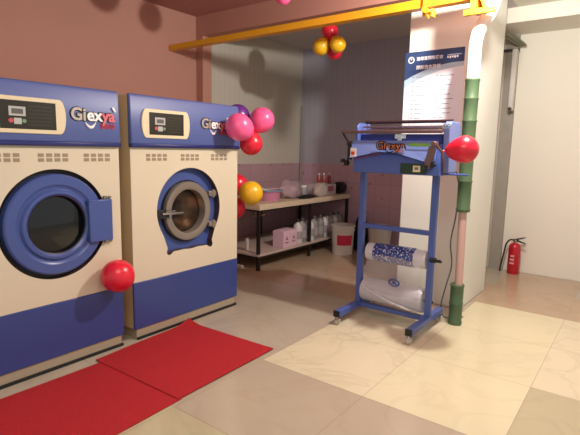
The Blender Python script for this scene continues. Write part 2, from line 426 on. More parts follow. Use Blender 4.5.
b = B(); b.cyl((X+.01, -.30, cz+.005), (X+.01, -.09, cz-.002), .011, 12); b.cyl((X-.04, -.22, cz-.02), (X+.012, -.22, cz-.02), .016, 12); b.cyl((X+.012, -.27, cz+.018), (X+.012, -.17, cz+.022), .009, 10); b.build('latch_handle', M['chrome'], m2)
for z in (cz-.135, cz+.135):
    b = B(); b.box(X-.05, X+.002, .215, .30, z-.022, z+.022); b.cyl((X-.0, .262, z-.035), (X-.0, .262, z+.035), .014, 12); b.build('ring_hinge', M['ring'], m2, bevel=.004)
for q in (m1, m2): pass

# ---------------------------------------------------------------- red mats
def mat_piece(name, label, pts, z0, th, curl=None):
    b = B(); nx, ny = 14, 14
    P = [Vector((p[0], p[1], 0)) for p in pts]
    g = {}
    for i in range(nx+1):
        for j in range(ny+1):
            u, v = i/nx, j/ny
            p = P[0].lerp(P[1], u).lerp(P[3].lerp(P[2], u), v)
            z = z0+.0015*math.sin(7*u+3*v)*math.sin(4*v)+.0015
            if curl: z += .035*max(0, 1-((u-curl[0])**2+(v-curl[1])**2)**.5/.16)**1.5
            g[i,j] = (b.b.verts.new((p.x, p.y, z+th)), b.b.verts.new((p.x, p.y, z)))
    for i in range(nx):
        for j in range(ny):
            b.face([g[i,j][0], g[i+1,j][0], g[i+1,j+1][0], g[i,j+1][0]]); b.face([g[i,j][1], g[i,j+1][1], g[i+1,j+1][1], g[i+1,j][1]])
    for i in range(nx):
        for j in (0, ny): b.face([g[i,j][0], g[i,j][1], g[i+1,j][1], g[i+1,j][0]])
    for j in range(ny):
        for i in (0, nx): b.face([g[i,j][0], g[i,j+1][0], g[i,j+1][1], g[i,j][1]])
    return tag(b.build(name, M['red']), label, 'mat', 'red mats in front of the machines')
mat_piece('floor_mat', 'red floor mat with a lifted corner in front of the open-drum machine', [(-2.94,1.70),(-2.085,1.72),(-2.1,2.64),(-3.0,2.60)], .005, .006, curl=(0,1))
mat_piece('floor_mat', 'red floor mat in the bottom left corner below the dark-glass door machine', [(-2.9,.45),(-2.04,.45),(-2.08,1.74),(-2.89,1.73)], 0, .005)

# ---------------------------------------------------------------- balloons
def balloon(label, m, loc, r, d=(0,0,-1), group=None, stretch=1.15):
    prof = []
    for k in range(25):
        a = PI*k/24
        q = max(0, -math.cos(a)); rr = r*math.sin(a)*(1-(.10+.6*(stretch-1.15))*q)
        h = -r*math.cos(a) if a < PI/2 else -r*math.cos(a)*stretch
        prof.append((max(rr, 0 if k in (0,) else .004), h))
    prof.append((.011, r*stretch+.012)); prof.append((.004, r*stretch+.01))
    prof[0] = (0, -r)
    o = B().lathe(prof, (0,0,0), d, 36).build('balloon', m, loc=loc)
    return tag(o, label, 'balloon', group)
G1 = 'balloons tied at the corner of the right machine'; G2 = 'balloons hanging under the soffit'
balloon('pink balloon overlapping the logo corner of the right machine, nearer of two pink', M['bpink'], (-2.862,3.066,1.679), .119, (.3,.5,-.3), G1)
balloon('pink balloon furthest right in the bunch beside the right machine', M['bpink'], (-2.94,3.465,1.764), .118, (-.3,-.5,-.6), G1)
balloon('dark purple balloon behind the pink balloons at the machine corner', M['bpurple'], (-3.155,3.36,1.792), .118, (0,-.2,-.9), G1)
balloon('red balloon hanging lowest in the bunch beside the machine header', M['bred'], (-2.966,3.342,1.542), .108, (-.1,-.1,.9), G1)
balloon('yellow balloon beside the right machine in front of the worktop end', M['byellow'], (-3.051,3.444,1.066), .117, (-.8,0,.1), 'balloons beside the right machine')
balloon('red balloon half hidden by the right machine, just above its neighbour', M['bred'], (-3.32,3.53,1.125), .112, (-.8,0,-.3), 'balloons beside the right machine')
balloon('red balloon half hidden by the right machine, under the yellow one', M['bred'], (-3.285,3.46,.9), .112, (-.8,0,.3), 'balloons beside the right machine')
balloon('red balloon topmost of the small bunch under the soffit', M['bred'], (-2.881,4.512,2.765), .09, (0,0,-1), G2, 1.2)
balloon('yellow balloon left in the small bunch under the soffit', M['byellow'], (-2.941,4.435,2.598), .09, (.5,0,.6), G2)
balloon('yellow balloon right in the small bunch under the soffit', M['byellow'], (-2.742,4.459,2.606), .086, (-.5,0,.6), G2)
balloon('dark red balloon behind the two yellow ones under the soffit', M['bred'], (-2.88,4.62,2.575), .088, (0,.2,.6), G2)
balloon('pink balloon at the top picture edge, against the pink ceiling', M['bpink'], (-2.775,3.54,2.868), .08, (0,0,1))
balloon('pink balloon just above the top picture edge, left of its visible neighbour', M['bpink'], (-2.82,3.24,2.93), .10, (0,0,1))
balloon('red balloon just above the top picture edge, leftmost of the ceiling balloons', M['bred'], (-2.83,3.02,2.95), .10, (0,0,1))
balloon('red balloon lying against the beige panel of the dark-glass door machine', M['bred'], (-2.905,1.872,.585), .116, (-.25,.5,-.6))
balloon('red balloon with its neck pointing left in front of the bamboo pole', M['bred'], (-1.075,3.56,1.522), .102, (-1,0,-.10), None, 1.4)

# ---------------------------------------------------------------- yellow rail over the alcove
t = thing('yellow_rail', 'long yellow-orange painted rail under the pink soffit, crossing above the alcove', 'rail', (-2.9, 4.1, 2.7))
o3 = (-2.9, 4.1, 2.7)
b = B(); e0 = [(-4.655, y, z) for y, z in ((3.77,2.625),(3.85,2.625),(3.85,2.685),(3.77,2.685))]; e1 = [(-1.0, y, z) for y, z in ((4.075,2.725),(4.175,2.725),(4.175,2.80),(4.075,2.80))]
v0 = [b.b.verts.new(p) for p in e0]; v1 = [b.b.verts.new(p) for p in e1]
b.face(v0[::-1]); b.face(v1)
for i in range(4): b.face([v0[i], v0[(i+1)%4], v1[(i+1)%4], v1[i]])
b.build('rail', M['yellow'], t, bevel=.004, origin=o3)
for x in (-1.57,):
    b = B(); b.box(x-.07, x-.045, 4.0, 4.1, 2.63, 2.78); b.prism([(x-.07,2.665),(x+.05,2.60),(x+.05,2.635),(x-.07,2.70)], 'y', 3.98, 4.01); b.box(x+.03, x+.05, 3.93, 4.01, 2.60, 2.66)
    b.build('bracket', M['yellow'], t, bevel=.003, origin=o3)
b = B(); b.box(-1.27, -1.04, 3.92, 3.96, 2.565, 2.605); b.box(-1.22, -1.18, 3.92, 4.1, 2.60, 2.74); b.prism([(-1.12,2.60),(-1.09,2.60),(-1.15,2.76),(-1.19,2.76)], 'y', 3.93, 4.1); b.box(-1.22,-1.12,4.07,4.12,2.6,2.74)
b.build('bracket', M['yellow'], t, bevel=.003, origin=o3)

# ---------------------------------------------------------------- bamboo clad pipe
pl = thing('bamboo_pole', 'white vertical pipe partly sleeved in green bamboo in front of the pillar', 'pipe', (-1.2, 4.09, 0))
o4 = (-1.2, 4.09, 0)
px0, px1 = -1.195, -1.21
B().tube([(px0,4.09,0),(px1,4.09,1.0),(px1,4.09,1.3)], .034, 20).build('lower_pipe', M['pipepink'], pl, origin=o4)
B().tube([(px1,4.09,1.25),(px1,4.09,1.8),(-1.21,4.09,2.38),(-1.195,4.09,2.46),(-1.155,4.08,2.53),(-1.11,4.07,2.59),(-1.085,4.06,2.66),(-1.08,4.05,2.75),(-1.08,4.05,3.1)], .052, 24).build('upper_pipe', M['pipe'], pl, origin=o4)
def sleeve(z0, z1, nodes, r=.055):
    prof = [(0, z0), (r, z0)]
    for z in nodes: prof += [(r, z-.012), (r+.004, z-.003), (r+.004, z+.003), (r-.001, z+.012)]
    prof += [(r, z1), (0, z1)]
    b = B().lathe(prof, (px1+.0, 4.09, 0), (0,0,1), 28); return b
sleeve(1.0, 2.10, (1.02, 1.26, 1.55, 1.76, 1.94, 2.09), .056).build('bamboo_sleeve', M['bamboo'], pl, origin=o4)
sleeve(0, .36, (.02, .19, .35), .056).build('bamboo_sleeve', M['bamboo'], pl, origin=o4)
tag(B().tube([(-1.31,4.47,2.5),(-1.315,4.47,1.4),(-1.32,4.47,.0)], .012, 8).build('thin_conduit', M['strip']), 'thin grey conduit running down the pillar behind the bamboo pole', 'conduit')

# ---------------------------------------------------------------- poster
pt = thing('laundry_poster', 'white wall poster with navy header on the pillar above the packing machine', 'poster', (-1.70, 4.5, 1.6))
o5 = Vector((-1.70, 4.5, 1.6))
x0, x1, z0, z1 = -1.985, -1.415, 1.62, 2.45
sh = B().box(x0, x1, 4.494, 4.4995, z0, z1).build('sheet', M['pwhite'], pt, origin=o5)
pts = [(x0, z1), (x1, z1), (x1, z1-.125)] + [(x1-(x1-x0)*k/10, z1-.125-.14*(k/10)**2.2) for k in range(1, 11)]
B().prism(pts[::-1], 'y', 4.4925, 4.494).build('header_band', M['pblue'], pt, origin=o5)
pts = [(x1, z1-.125)] + [(x1-(x1-x0)*k/10, z1-.125-.14*(k/10)**2.2) for k in range(1, 11)] + [(x1-(x1-x0)*k/10, z1-.165-.17*(k/10)**1.9) for k in range(10, -1, -1)]
B().prism(pts, 'y', 4.493, 4.494).build('header_swoosh', M['plight'], pt, origin=o5)
pts = [(x0+.34+.23*k/8, z0) for k in range(9)][:1] + [(x1, z0), (x1, z0+.14)] + [(x1-.023*10*k/8, z0+.14*(1-k/8)**1.6) for k in range(1, 8)]
B().prism(pts, 'y', 4.493, 4.494).build('footer_swoosh', M['pblue'], pt, origin=o5)
b = B(); b.lathe([(.022, 0), (.032, 0), (.032, .001), (.022, .001)], (x0+.062, 4.4915, z1-.075), (0,1,0), 24)
b.lathe([(0, 0), (.013, 0), (.013, .001), (0, .001)], (x0+.062, 4.4915, z1-.068), (0,1,0), 3)
b.build('emblem', M['pwhite'], pt, origin=o5)
text('title_lettering', '洁希亚国际洗衣', .037, M['pwhite'], pt, Vector((x0+.115, 4.4915, z1-.082))-o5, 'y', .0006, .0012)
text('title_lettering', '国际洗衣连锁', .04, M['pwhite'], pt, Vector((x0+.115, 4.4915, z1-.165))-o5, 'y', .0006, .0012)
b = B()
random.seed(3)
for k in range(5): b.box(x0+.41+k*.022, x0+.425+k*.022, 4.4915, 4.4925, z1-.085-.004*(k%2), z1-.068)
b.box(x0+.41, x0+.545, 4.4915, 4.4925, z1-.06, z1-.056)
b.build('small_header_print', M['pwhite'], pt, origin=o5)
for c in range(2):
    b = B(); b.box(x0+.065+c*.235, x0+.068+c*.235, 4.4935, 4.494, z1-.76, z1-.24)
    for k in range(12):
        z = z1-.245-k*.043; x = x0+.085+c*.235
        b.box(x, x+.012, 4.4925, 4.494, z, z+.012)
        b.box(x+.03, x+.03+random.uniform(.05, .15), 4.4925, 4.494, z+.002, z+.008)
    b.build('price_lines', M['ink'], pt, origin=o5)

# ---------------------------------------------------------------- packing machine
pm = thing('packing_machine', 'blue garment packing machine on a caster frame in front of the white pillar', 'packing machine', (-1.67, 3.75, 0))
o6 = (-1.67, 3.75, 0)
LX, RX, PY = -2.0, -1.345, 3.77
for x in (LX, RX):
    B().box(x-.025, x+.025, PY-.025, PY+.025, .11, 1.33).build('post', M['mblue'], pm, bevel=.004, origin=o6)
    f_ = B().box(x-.028, x+.028, 3.38, 4.08, .075, .125).build('foot_bar', M['mblue'], pm, bevel=.004, origin=o6)
    for y in (3.40, 4.05):
        yy = y
        b = B(); b.cyl((x, yy, .04), (x, yy, .078), .012, 10); b.box(x-.02, x-.013, yy-.02, yy+.02, .02, .058); b.box(x+.013, x+.02, yy-.02, yy+.02, .02, .058); b.box(x-.02, x+.02, yy-.02, yy+.02, .054, .06)
        cs = b.build('caster', M['chrome'], pm, origin=o6)
        B().lathe([(0,-.011),(.022,-.011),(.025,-.007),(.025,.007),(.022,.011),(0,.011)], (x, yy-.005, .0255), (1,0,0), 20).build('caster_wheel', M['rubber'], cs, origin=o6)
    B().box(x-.0285, x+.0285, 3.374, 3.386, .073, .127).build('end_cap', M['black'], pm, origin=o6)
B().box(LX, RX, PY-.022, PY+.022, .08, .12).build('lower_crossbar', M['mblue'], pm, bevel=.003, origin=o6)
B().box(LX, RX, PY-.02, PY+.02, .815, .855).build('middle_crossbar', M['mblue'], pm, bevel=.003, origin=o6)
# head
HX0, HX1 = -2.02, -1.27
b = B(); b.prism([(3.60,1.315),(4.0,1.315),(4.0,1.56),(3.66,1.56),(3.60,1.44)], 'x', HX0, HX1)
b.build('head_housing', M['mblue'], pm, bevel=.005, origin=o6)
# sloped lid with a gabled lower edge
n = 12; b = B(); top = []; bot = []
xs = [HX0-.02, HX0+.24, HX0+.40, HX0+.66, HX1+.02-.05]
zb = [1.435, 1.49, 1.485, 1.42, 1.43]
for x, z in zip(xs, zb):
    yb = 3.565+(z-1.43)*.25
    top.append((b.b.verts.new((x, 3.615, 1.585)), b.b.verts.new((x, 3.63, 1.58)))); bot.append((b.b.verts.new((x, yb, z)), b.b.verts.new((x, yb+.03, z))))
for i in range(len(xs)-1):
    b.face([top[i][0], top[i+1][0], bot[i+1][0], bot[i][0]]); b.face([top[i][1], bot[i][1], bot[i+1][1], top[i+1][1]])
    b.face([top[i][0], top[i][1], top[i+1][1], top[i+1][0]]); b.face([bot[i][0], bot[i+1][0], bot[i+1][1], bot[i][1]])
for i in (0, -1): b.face([top[i][0], bot[i][0], bot[i][1], top[i][1]])
lid = b.build('lid', M['mlight'], pm, smooth=False, origin=o6)
B().box(HX0+.02, HX1-.02, 3.70, 3.98, 1.56, 1.64).build('heater_recess', M['mdeep'], pm, bevel=.004, origin=o6)
b = B(); b.box(HX0+.33, HX0+.43, 3.69, 3.705, 1.60, 1.64); b.box(HX0+.36, HX0+.40, 3.68, 3.70, 1.585, 1.61); b.build('clasp', M['chrome'], pm, bevel=.003, origin=o6)
for x, w_ in ((HX0, .02), (HX1+.03, .05)):
    b = B(); b.prism([(3.64,1.34),(3.90,1.34),(3.90,1.70),(3.86,1.735),(3.68,1.735),(3.64,1.70)] if x < -1.5 else [(3.66,1.34),(3.84,1.34),(3.84,1.5),(3.90,1.58),(3.90,1.70),(3.86,1.735),(3.68,1.735),(3.64,1.70),(3.64,1.56)], 'x', x-w_/2, x+w_/2); b.build('end_plate', M['mlight'] if x > -1.5 else M['mblue'], pm, bevel=.006, origin=o6)
b = B(); b.cyl((HX0, 3.80, 1.745), (HX1+.02, 3.80, 1.745), .014, 14); b.build('top_roller', mat('roller_dark', (52, 34, 36), .35), pm, origin=o6)
B().cyl((HX0, 3.72, 1.70), (HX1+.02, 3.72, 1.70), .008, 12).build('guide_rod', M['chrome'], pm, origin=o6)
B().cyl((HX0, 3.86, 1.685), (HX1+.02, 3.86, 1.685), .02, 16).build('film_roller', M['steel'], pm, origin=o6)
B().cyl((HX0, 3.70, 1.665), (HX1+.02, 3.70, 1.665), .008, 12).build('guide_rod', M['chrome'], pm, origin=o6)
B().box(HX0-.13, HX1-.0, 3.60, 3.64, 1.643, 1.668).build('press_bar', M['brownbar'], pm, bevel=.004, origin=o6)
b = B(); b.tube([(HX0-.13,3.62,1.655),(HX0-.1,3.62,1.61),(HX0-.05,3.62,1.56),(HX0-.045,3.62,1.5),(HX0-.07,3.62,1.40)], .009, 8); b.cyl((HX0-.06,3.6,1.56),(HX0-.02,3.6,1.56), .02, 12); b.cyl((HX0-.12,3.6,1.41),(HX0-.09,3.6,1.41), .016, 12); b.cyl((HX0-.08,3.6,1.39),(HX0-.05,3.6,1.39), .024, 12)
b.box(HX0-.06, HX0-.03, 3.6, 3.63, 1.42, 1.55)
b.build('press_lever', M['dark'], pm, origin=o6)
b = B(); b.prism([(HX1-.07,1.54),(HX1-.01,1.56),(HX1-.055,1.37),(HX1-.105,1.37)], 'y', 3.545, 3.575); b.cyl((HX1-.03,3.53,1.56),(HX1-.03,3.60,1.56), .02, 14); b.build('press_lever', M['brownbar'], pm, bevel=.004, origin=o6)
b = B(); b.cyl((HX1-.08,3.53,1.385),(HX1-.08,3.56,1.385), .014, 12); b.build('lever_knob', M['dark'], pm, origin=o6); b = B(); b.cyl((HX1-.03,3.53,1.40),(HX1-.03,3.57,1.40), .018, 12); b.build('lever_knob', M['dark'], pm, origin=o6)
b = B(); b.tube([(HX1-.02,3.56,1.56),(HX1+.02,3.58,1.50),(HX1+.035,3.6,1.42),(HX1+.04,3.6,1.34)], .009, 8); b.build('link_rod', M['brownbar'], pm, origin=o6)
for z in (1.665, 1.7):
    for yy in (3.66,):
        b = B(); b.cyl((HX1-.005, 3.632, z), (HX1+.0, 3.625, z), .002); 
        b.b.free()
for x in (HX1+.015, HX1+.045):
    B().lathe([(.009,0),(.018,0),(.018,.006),(.009,.006)], (x, 3.63, 1.695), (0,1,0), 16).build('bolt', M['chrome'], pm, origin=o6)
# label, board and lettering
B().box(HX0-.01, HX0+.045, 3.562, 3.566, 1.445, 1.52).build('warning_label', M['white'], lid, origin=o6)
lid.children[0].rotation_euler = (0, 0, 0)
B().box(HX0+.0, HX0+.033, 3.557, 3.562, 1.462, 1.49).build('warning_mark', mat('mark_red', (200, 70, 40), .5), lid, origin=o6)
B().box(HX0+.50, HX0+.67, 3.588, 3.592, 1.54, 1.565).build('green_strip', M['green'], lid, origin=o6)
bd = B().box(HX0+.44, HX0+.655, 3.585, 3.60, 1.325, 1.405).build('control_board', M['dgreen'], pm, bevel=.003, origin=o6)
B().box(HX0+.55, HX0+.61, 3.578, 3.586, 1.34, 1.39).build('display', M['cream'], bd, bevel=.002, origin=o6)
B().box(HX0+.565, HX0+.595, 3.576, 3.578, 1.358, 1.378).build('display_glass', mat('lcd_dark', (110, 110, 96), .4), bd, origin=o6)
B().tube([(HX0+.03,3.594,1.425),(HX0+.14,3.594,1.452),(HX0+.26,3.592,1.48)], .004, 6).build('red_pinstripe', mat('stripe_red', (150, 60, 100), .5), pm, origin=o6)
lg = text('logo', 'Giexya', .085, M['black'], lid, Vector((HX0+.225, 3.578, 1.515))-Vector(o6), 'y', .002, .0085, sx=1.05)
text('letters', 'Giexya', .085, M['orange'], lg, (0, -.003, 0), 'y', .002, -.0015, sx=1.05)
B().tube([(.08+.008*k, -.002, -.008-.018*math.sin(PI*k/10)) for k in range(11)], [.002+.004*math.sin(PI*k/10) for k in range(11)], 6).build('smile_swoosh', M['black'], lg)
text('small_lettering', '洁希亚', .026, M['orange'], lg, (.165, -.003, -.024), 'y', .002, .0003)
for z, ex in ((.60, .05), (.245, .0)):
    b = B(); b.cyl((LX-.03, 3.80, z), (RX+.03+ex, 3.80, z), .009, 10); b.build('axle', M['dark'], pm, origin=o6)
b = B(); b.cyl((RX+.0, 3.745, .62), (RX+.05, 3.745, .62), .022, 14); b.cyl((RX+.05, 3.745, .62), (RX+.09, 3.745, .62), .01, 12); b.build('axle_knob', M['black'], pm, origin=o6)
B().tube([(RX+.03,3.7,1.33),(RX+.1,3.7,1.33),(RX+.27,3.7,1.33)], .008, 8).build('side_arm', M['mblue'], pm, origin=o6)
pts = [(-1.25,3.95,1.35),(-1.26,4.1,1.2),(-1.30,4.2,.95),(-1.33,4.2,.7),(-1.30,4.18,.5),(-1.33,4.15,.3),(-1.36,4.15,.12),(-1.33,4.18,.008),(-1.2,4.3,.006)]
def smoothpts(P, k=6):
    out = []; P = [Vector(p) for p in P]; P = [P[0]]+P+[P[-1]]
    for i in range(1, len(P)-2):
        a, b_, c, d_ = P[i-1:i+3]
        for s in range(k):
            q = s/k; out.append(.5*((2*b_)+(c-a)*q+(2*a-5*b_+4*c-d_)*q*q+(3*b_-a-3*c+d_)*q**3))
    out.append(P[-2]); return out
B().tube(smoothpts(pts), .006, 8).build('power_cord', M['cable'], pm, origin=o6)

def hose(c, r0, r1, x0, x1, n=36):
    b = B(); b.lathe([(r0, 0), (r1*.97, 0), (r1, .006), (r1, x1-x0-.006), (r1*.97, x1-x0), (r0, x1-x0), (r0, 0)], (x0, c[0], c[1]), (1,0,0), n); return b
fr = thing('film_roll', 'upper roll of printed plastic film with blue band on the packing machine', 'film roll', (-1.67, 3.80, .60), 'plastic film rolls on the packing machine')
of = (-1.67, 3.80, .60)
hose((3.80,.60), .014, .078, -1.935, -1.385).build('film_core', mat('film_white', (220, 216, 220), .28, alpha=.85), fr, origin=of)
hose((3.80,.60), .079, .0835, -1.86, -1.485).build('printed_band', M['print'], fr, origin=of)
b = B(); prev = None
for k in range(15):
    z = .60-.34*k/14; y = 3.80-.083-.02*math.sin(k/14*PI)+(-.02)*k/14; e = .012*math.sin(k*.7)
    cur = [b.b.verts.new((-1.915+(.5*i/8)+e*(1 if i in (0, 8) else .3), y+.006*math.sin(i*1.3+k*.4), z)) for i in range(9)]
    if prev:
        for i in range(8): b.face([prev[i], prev[i+1], cur[i+1], cur[i]])
    prev = cur
sheet = b.build('hanging_film', M['sheet'], fr, origin=of)
b = B(); b.lathe([(.024, 0), (.034, 0), (.034, .001), (.024, .001)], (-1.62, 3.675, .385), (0,1,0), 28, sx=1.55, sy=1.0); b.build('printed_emblem', M['blueprint'], sheet, origin=of)
b = B(); b.box(-1.65, -1.59, 3.675, 3.676, .370, .376); b.prism([(-1.645,.378),(-1.595,.378),(-1.62,.402)], 'y', 3.675, 3.676); b.build('printed_emblem', M['blueprint'], sheet, origin=of)
fr2 = thing('film_roll', 'lower thick roll of milky plastic film above the bottom crossbar', 'film roll', (-1.67, 3.80, .245), 'plastic film rolls on the packing machine')
of = (-1.67, 3.80, .245)
hose((3.80,.245), .014, .105, -1.96, -1.39).build('film_core', mat('film_milky', (206, 202, 208), .26, alpha=.88, bump=.5, nscale=7), fr2, origin=of)
b = B(); b.tube([(-1.93,3.69,.29),(-1.8,3.685,.25),(-1.65,3.69,.20),(-1.5,3.70,.17),(-1.42,3.72,.165)], [.004,.012,.014,.01,.004], 8); b.build('film_fold', M['film'], fr2, origin=of)

# ---------------------------------------------------------------- worktop in the alcove
wt = thing('work_table', 'long cream-topped work table with black frame along the alcove wall', 'table', (-4.15, 5.4, 0))
ow = (-4.15, 5.4, 0)
B().box(-4.64, -3.66, 4.29, 6.48, .755, .825).build('tabletop', M['topstone'], wt, bevel=.004, origin=ow)
for y in (4.32, 5.42, 6.44):
    for x in (-3.70, -4.60):
        B().box(x-.018, x+.018, y-.018, y+.018, 0, .755).build('leg', M['frameblk'], wt, origin=ow)
B().box(-4.62, -3.68, 4.30, 6.46, .175, .205).build('lower_shelf', M['shelf'], wt, bevel=.003, origin=ow)
b = B(); b.box(-3.715, -3.685, 4.30, 6.46, .15, .175); b.box(-3.715, -3.685, 4.3, 6.46, .735, .755); b.box(-4.6, -3.7, 4.305, 4.335, .735, .755); b.build('frame_rail', M['frameblk'], wt, origin=ow)

def basin():
    t = thing('plastic_basin', 'pink plastic basin with a blue-grey rim on the table', 'basin', (-3.95, 4.80, .825))
    b = B(); b.lathe([(0,0),(.14,0),(.17,.125),(.18,.13),(.165,.13),(.135,.01),(0,.01)], (0,0,0), n=28, sy=1.0); b.build('bowl', M['pinkpl'], t)
    b = B(); b.lathe([(.165,.124),(.188,.124),(.188,.142),(.165,.142),(.165,.124)], (0,0,0), n=28); b.build('rim', M['teal'], t)
basin()
b = B(); b.tube([(-3.85,4.40,.98),(-3.88,4.72,.975),(-3.9,5.05,.97)], .008, 8)
tag(b.build('stick', M['carton']), 'thin pale stick lying across the pink basin', 'stick')
tag(B().tube([(-3.85,4.52,1.0),(-3.88,4.72,.96),(-3.93,4.80,.90)], .009, 8).build('spatula', M['white']), 'short white spatula leaning into the pink basin', 'spatula')
def blob(name, label, cat, m, loc, s, seed, sub=3, amp=.25, k=3.0, flat=True):
    bm = bmesh.new(); bmesh.ops.create_icosphere(bm, subdivisions=sub, radius=1)
    rnd = random.Random(seed); ph = [rnd.uniform(0, 6) for _ in range(6)]
    for v in bm.verts:
        n = v.co.copy(); d = 1+amp*(math.sin(k*n.x*2+ph[0])*math.sin(k*n.y+ph[1])+.5*math.sin(k*2*n.z+ph[2])*math.cos(k*2.2*n.x+ph[3]))
        v.co = Vector((n.x*d*s[0], n.y*d*s[1], max(n.z*d*s[2], -s[2]*.7)+s[2]*.7))
    me = bpy.data.meshes.new(name); bm.to_mesh(me); bm.free(); me.materials.append(m)
    for p in me.polygons: p.use_smooth = True
    o = bpy.data.objects.new(name, me); C.objects.link(o); o.location = loc
    return tag(o, label, cat)
blob('plastic_bag', 'clear crumpled plastic bag of pinkish contents right of the basin', 'bag', M['clear'], (-3.94, 5.24, .825), (.14, .19, .14), 2)
blob('black_cloth', 'crumpled black cloth lying near the front edge of the table', 'cloth', M['clothblk'], (-3.73, 5.40, .825), (.06, .18, .03), 5, amp=.3)
blob('plastic_sack', 'cream crumpled sack leaning on the box at the far end of the table', 'bag', mat('sack_cream', (176, 158, 150), .6, bump=.5), (-3.74, 5.74, .825), (.08, .17, .12), 8, amp=.15)
j = thing('jar', 'small clear jar with a pale lid behind the black cloth', 'jar', (-3.93, 5.58, .825))
B().lathe([(0,0),(.055,0),(.058,.1),(.045,.13),(0,.13)], (0,0,0), n=20).build('jar_body', mat('jar_glass', (170, 165, 165), .2, alpha=.8), j)
B().lathe([(0,.13),(.048,.13),(.048,.16),(0,.16)], (0,0,0), n=20).build('lid', M['white'], j)
bx = thing('carton_box', 'white carton with a magenta print at the far end of the table', 'box', (-3.92, 6.05, .825))
B().box(-.13, .13, -.20, .20, 0, .16).build('box_body', mat('box_white', (190, 178, 188), .6), bx, bevel=.004)
B().box(.1305, .132, -.1, .12, .05, .13).build('print', M['pink2'], bx)
r_ = B().lathe([(.03, 0), (.085, 0), (.09, .01), (.09, .14), (.085, .15), (.03, .15), (.03, 0)], (0,0,0), (0,1,0), 28).build('black_roll', mat('roll_black', (24, 20, 24), .5), loc=(-3.80, 6.30, .917))
tag(r_, 'black rolled tape lying at the far end of the table', 'roll')

def bottle_parts(t, mb, mc, h=.16, r=.028):
    B().lathe([(0,0),(r,0),(r,.6*h),(r*.45,.78*h),(r*.42,.88*h),(0,.88*h)], (0,0,0), n=16).build('bottle_body', mb, t)
    B().lathe([(0,.86*h),(r*.5,.86*h),(r*.5,h),(0,h)], (0,0,0), n=14).build('cap', mc, t)
def copy_tree(o, loc, label):
    c = o.copy(); C.objects.link(c); c.location = loc; c['label'] = label
    for ch in o.children:
        d_ = ch.copy(); C.objects.link(d_); d_.parent = c
        for g_ in ch.children:
            e_ = g_.copy(); C.objects.link(e_); e_.parent = d_
    return c
rb = thing('spice_bottle', 'small dark red bottle on the carton, nearest the camera', 'bottle', (-3.90, 5.93, .985), 'small red bottles on the carton')
bottle_parts(rb, mat('bottle_red', (150, 40, 36), .25), M['white'])
copy_tree(rb, (-3.87, 6.02, .985), 'small dark red bottle on the carton, second from the camera')
copy_tree(rb, (-3.93, 6.11, .985), 'small dark red bottle on the carton, third from the camera')
copy_tree(rb, (-3.88, 6.19, .985), 'small dark red bottle on the carton, furthest from the camera')

# under the table
cp = thing('candle_stub', 'small white upright tube on the lower shelf, nearest the machine', 'tube', (-3.98, 4.42, .205))
B().lathe([(0,0),(.022,0),(.022,.15),(.019,.155),(0,.155)], (0,0,0), n=16).build('tube_body', M['white'], cp)
def carton(label, loc):
    t = thing('carton', label, 'carton', loc, 'pink and white cartons on the lower shelf')
    B().box(-.09, .09, -.075, .075, 0, .22).build('carton_body', M['carton'], t, bevel=.003)
    b = B(); b.prism([(-.03,.10),(.03,.10),(0,.15)], 'x', .0905, .092); b.box(.0905, .092, -.035, .035, .055, .075); b.build('print', M['pink2'], t)
    return t
c0 = carton('pinkish white carton on the lower shelf, nearer of the pair', (-3.79, 4.90, .205))
copy_tree(c0, (-3.80, 5.065, .205), 'pinkish white carton on the lower shelf, second of the pair')
def jugf(label, mb, mc, loc, group):
    t = thing('jug', label, 'jug', loc, group)
    b = B(); prof = [(0,0),(.06,0),(.065,.01),(.065,.22),(.052,.255),(.022,.285),(.020,.30),(0,.30)]
    b.lathe(prof, (0,0,0), n=20, sx=1.0, sy=1.0)
    b.tube([(.03,.035,.265),(.04,.055,.28),(.02,.03,.295)], .008, 8); b.build('jug_body', mb, t)
    B().lathe([(0,.295),(.025,.295),(.025,.335),(0,.335)], (0,0,0), n=16).build('cap', mc, t)
    B().lathe([(.0655,.06),(.0655,.17)], (0,0,0), n=20).build('label_band', mat('jug_label', (160, 150, 152), .5), t)
    return t
GJ = 'jugs and bottles on the lower shelf'
jw = jugf('plump white detergent jug beside the pink cartons on the lower shelf', M['jug'], mat('cap_dark', (50, 44, 46), .4), (-3.78, 5.25, .205), GJ)
jg = jugf('grey detergent jug right beside the plump white jug', M['jugg'], mat('cap_grey', (90, 86, 88), .4), (-3.80, 5.39, .205), GJ)
names = ['just past the middle table leg, white', 'grey, second past the middle leg', 'grey, third past the middle leg', 'white, fourth past the middle leg', 'grey, fifth past the middle leg', 'white, sixth past the middle leg', 'grey, last towards the back wall']
for k, nm in enumerate(names):
    w_ = 'white' in nm
    copy_tree(jw if w_ else jg, (-3.79-.012*(k%2), 5.56+.133*k, .205), 'detergent jug on the lower shelf, '+nm)
b = B(); b.tube(smoothpts([(-4.45,4.20,.55),(-4.2,4.22,.30),(-4.1,4.24,.08),(-3.95,4.2,.05),(-3.8,4.14,.07)]), .022, 12)
tag(b.build('drain_pipe', mat('drain_white', (190, 180, 172), .4)), 'curved white drain pipe on the floor at the near end of the table', 'pipe')
b = B(); b.cyl((-3.95,4.55,.62),(-3.95,4.55,.745), .01, 10); b.tube([(-3.95,4.5,.66),(-3.9,4.56,.64),(-3.85,4.62,.67)], .014, 8); b.cyl((-3.97,4.5,.64),(-3.93,4.6,.70), .02, 12)
tag(b.build('valve', M['steel']), 'small metal valve under the near end of the table', 'valve')

